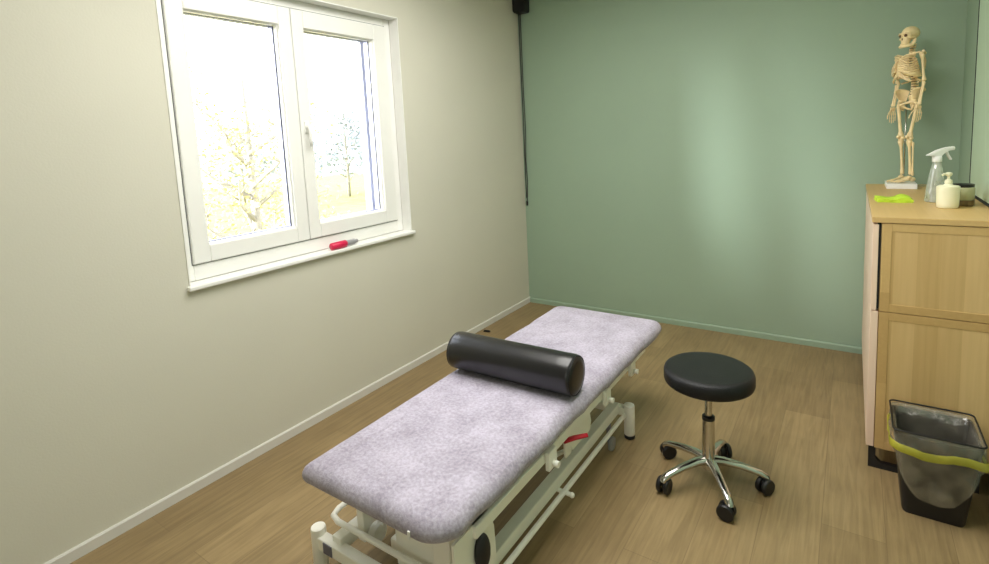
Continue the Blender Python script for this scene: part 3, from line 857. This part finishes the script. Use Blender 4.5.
fc = MB(); fc.box(-.028, .028, -.010, .010, 0, .008, .003); fc.box(-.024, .024, -.003, .003, .008, .014, .002)
fo = fc.build('floor_clip', M['blackplastic'], None, (.075, -.80, .0005)); fo.rotation_euler = (0, 0, math.radians(10))
tag(fo, 'small flat black clip lying on the floor by the baseboard', 'clip')

wbx = thing('corner_box', 'small black box mounted high in the room corner with a cord hanging down', 'wall box', (.05, -.03, 2.565))
MB().prism([(-.046, .02), (-.03, 0), (.066, 0), (.074, .012), (.074, .14), (-.046, .14)], 'y', -.06, .028, .004).build('box_body', M['blackplastic'], wbx)
cd = MB()
cd.tube([(-.028, .014, .01), (-.030, .016, -.5), (-.026, .014, -.9), (-.030, .018, -1.2), (-.028, .016, -1.60)], .0042, 8)
cd.tube([(-.014, .014, .01), (-.015, .015, -.6), (-.008, .014, -1.0), (-.018, .014, -1.25), (-.010, .014, -1.45), (-.022, .016, -1.62)], .0036, 8)
cdo = cd.build('hanging_cord', M['cordm'], wbx, smooth=60)
MB().lathe([(.004, 0), (.009, .006), (.010, .035), (.005, .045)], (-.024, .014, -1.665), 12).build('cord_weight', M['rubber'], cdo, smooth=50)

# ---------------------------------------------------------------- outside the window
GZ = -3.2
lw = MB(); lw.box(-90, -.6, -60, 90, GZ-.3, GZ); o = lw.build('lawn', M['lawn']); o['kind'] = 'structure'
pt = MB(); pt.box(-19, -13, -40, 70, GZ, GZ+.04); o = pt.build('road', M['path']); o['kind'] = 'structure'
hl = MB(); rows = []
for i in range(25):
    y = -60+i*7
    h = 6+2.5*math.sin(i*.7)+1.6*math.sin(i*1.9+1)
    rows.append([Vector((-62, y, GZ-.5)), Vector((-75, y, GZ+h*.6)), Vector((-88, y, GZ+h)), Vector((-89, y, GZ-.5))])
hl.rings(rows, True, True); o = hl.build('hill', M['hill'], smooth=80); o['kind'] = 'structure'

def tree(name, label, cat, x, y, h, spread, nleaf, leafm, ls, group=None, seed=1, low=.25):
    rng = random.Random(seed)
    t = thing(name, label, cat, (x, y, GZ), 0, group)
    tr = MB(); tips = []
    tr.tube([(0, 0, 0), (.05, .03, h*.3), (-.04, .05, h*.62), (.02, 0, h*.95)], [h*.020, h*.016, h*.010, h*.003], 8)
    nb = 26
    for k in range(nb):
        z0 = h*(low*.6+.65*k/nb); a = k*2.4+rng.uniform(-.4, .4); L_ = spread*(1-.45*k/nb)*rng.uniform(.7, 1.1)
        p1 = Vector((math.cos(a)*L_*.55, math.sin(a)*L_*.55, z0+L_*.35)); p2 = Vector((math.cos(a+.2)*L_, math.sin(a+.2)*L_, z0+L_*.85))
        tr.tube([(0, 0, z0), p1, p2], [h*.006, h*.004, h*.0015], 5); tips += [p1, p2, p1.lerp(p2, .5)]
        for q in range(3):
            s_ = p1.lerp(p2, rng.random()); e_ = s_+Vector((rng.uniform(-1, 1), rng.uniform(-1, 1), rng.uniform(.2, 1)))*spread*.3
            tr.tube([s_, e_], [h*.0022, h*.001], 4); tips.append(e_)
    tr.build('trunk', M['bark'], t)
    lf = MB()
    for _ in range(nleaf):
        c = rng.choice(tips)+Vector([rng.gauss(0, spread*.13) for _ in range(3)])
        u = Vector([rng.gauss(0, 1) for _ in range(3)]).normalized(); v = u.orthogonal().normalized()
        s_ = ls*rng.uniform(.6, 1.3)
        lf.quad(c-u*s_, c-v*s_*.5, c+u*s_, c+v*s_*.5)
    lf.build('foliage', leafm, t, recalc=False)
    return t
tree('birch_tree', 'slender tree with thin yellow spring foliage just outside the window', 'tree', -4.6, .15, 6.2, 1.3, 5200, M['leaf'], .034, seed=3)
tree('garden_shrub', 'pale yellow shrub beyond the slender tree outside the window', 'shrub', -7.8, 3.6, 3.4, 1.5, 1800, M['leaf'], .06, seed=5, low=.05)
spots = [(-33, 21, 7.0), (-35, 27.5, 8.4), (-34, 35, 7.2), (-37, 43, 9.0), (-40, 20.5, 7.4)]
for i, (x, y, h) in enumerate(spots):
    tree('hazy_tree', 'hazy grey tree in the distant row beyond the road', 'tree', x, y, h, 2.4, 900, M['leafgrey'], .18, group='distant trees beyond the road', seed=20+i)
hs = thing('house', 'pale distant house with a low grey roof beyond the road', 'house', (-24, 31, GZ))
MB().box(-3, 3, -4, 4, 0, 4.2).build('house_wall', M['housewall'], hs)
MB().prism([(-3.4, 4.2), (3.4, 4.2), (0, 6.0)], 'y', -4.4, 4.4).build('roof', M['houseroof'], hs)

# ---------------------------------------------------------------- light
wd = bpy.data.worlds.new('overcast_sky'); scn.world = wd; wd.use_nodes = True
N, L = wd.node_tree.nodes, wd.node_tree.links
bg = N['Background']
tc = N.new('ShaderNodeTexCoord'); sp = N.new('ShaderNodeSeparateXYZ'); L.new(tc.outputs['Generated'], sp.inputs[0])
cr = N.new('ShaderNodeValToRGB')
cr.color_ramp.elements[0].position = 0; cr.color_ramp.elements[0].color = (1, .99, .97, 1)
cr.color_ramp.elements[1].position = .7; cr.color_ramp.elements[1].color = (.80, .88, 1, 1)
L.new(sp.outputs['Z'], cr.inputs['Fac']); L.new(cr.outputs['Color'], bg.inputs['Color'])
bg.inputs['Strength'].default_value = 5.5

def lamp(name, kind, loc, target, energy, color=(1, 1, 1), **k):
    ld = bpy.data.lights.new(name, kind); ld.energy = energy; ld.color = color
    for a, v in k.items(): setattr(ld, a, v)
    o = bpy.data.objects.new(name, ld); COL.objects.link(o); o.location = loc
    o.rotation_euler = (Vector(target)-Vector(loc)).to_track_quat('-Z', 'Y').to_euler()
    return o
# bright part of the overcast sky, falling in through the window onto the green wall
lamp('veiled_sun', 'SUN', (-4, -7, 4), (-4+1.12, -7+2.25, 4-.5), 34, (.96, .99, 1), angle=math.radians(38))
# unseen ceiling light over the table, added to brighten the room
lamp('ceiling_fill', 'AREA', (1.4, -2.35, CEIL-.03), (1.4, -2.35, 0), 75, (1, .97, .93), shape='RECTANGLE', size=1.5, size_y=2.0)
lamp('rear_fill', 'AREA', (2.2, BACK+.05, 1.55), (1.2, -1, 1.2), 13, (1, .98, .95), shape='RECTANGLE', size=1.3, size_y=1.4)  # added rear fill for the left wall and cabinet end, no window here

# ---------------------------------------------------------------- camera
f_, px, py = 525.251, 494.5, 197.348
yaw, pitch, roll = -.600213, .115, -.0494
yaw, pitch, roll = YPR = (-.6002, .1150, -.0494)
cyw, syw, cp, spp = math.cos(yaw), math.sin(yaw), math.cos(pitch), math.sin(pitch)
fw = Vector((syw*cp, cyw*cp, -spp)); rt = Vector((cyw, -syw, 0)); upv = rt.cross(fw)
r2 = math.cos(roll)*rt+math.sin(roll)*upv; u2 = -math.sin(roll)*rt+math.cos(roll)*upv
cam = bpy.data.cameras.new('camera'); co = bpy.data.objects.new('camera', cam); COL.objects.link(co)
mw = Matrix.Identity(4)
for i in range(3): mw[i][0], mw[i][1], mw[i][2] = r2[i], u2[i], -fw[i]
mw.translation = Vector((2.4328, -4.0464, 1.5307))
co.matrix_world = mw
cam.sensor_fit = 'HORIZONTAL'; cam.sensor_width = 36; cam.lens = f_/989*36
cam.shift_x = 0; cam.shift_y = -(282-py)/989
cam.clip_start = .02; cam.clip_end = 400
scn.camera = co
scn.view_settings.view_transform = 'Standard'
scn.view_settings.look = 'None'
scn.view_settings.exposure = 0
scn.cycles.use_denoising = True
scn.cycles.max_bounces = 10; scn.cycles.diffuse_bounces = 6; scn.cycles.transparent_max_bounces = 16
scn.cycles.sample_clamp_indirect = 6
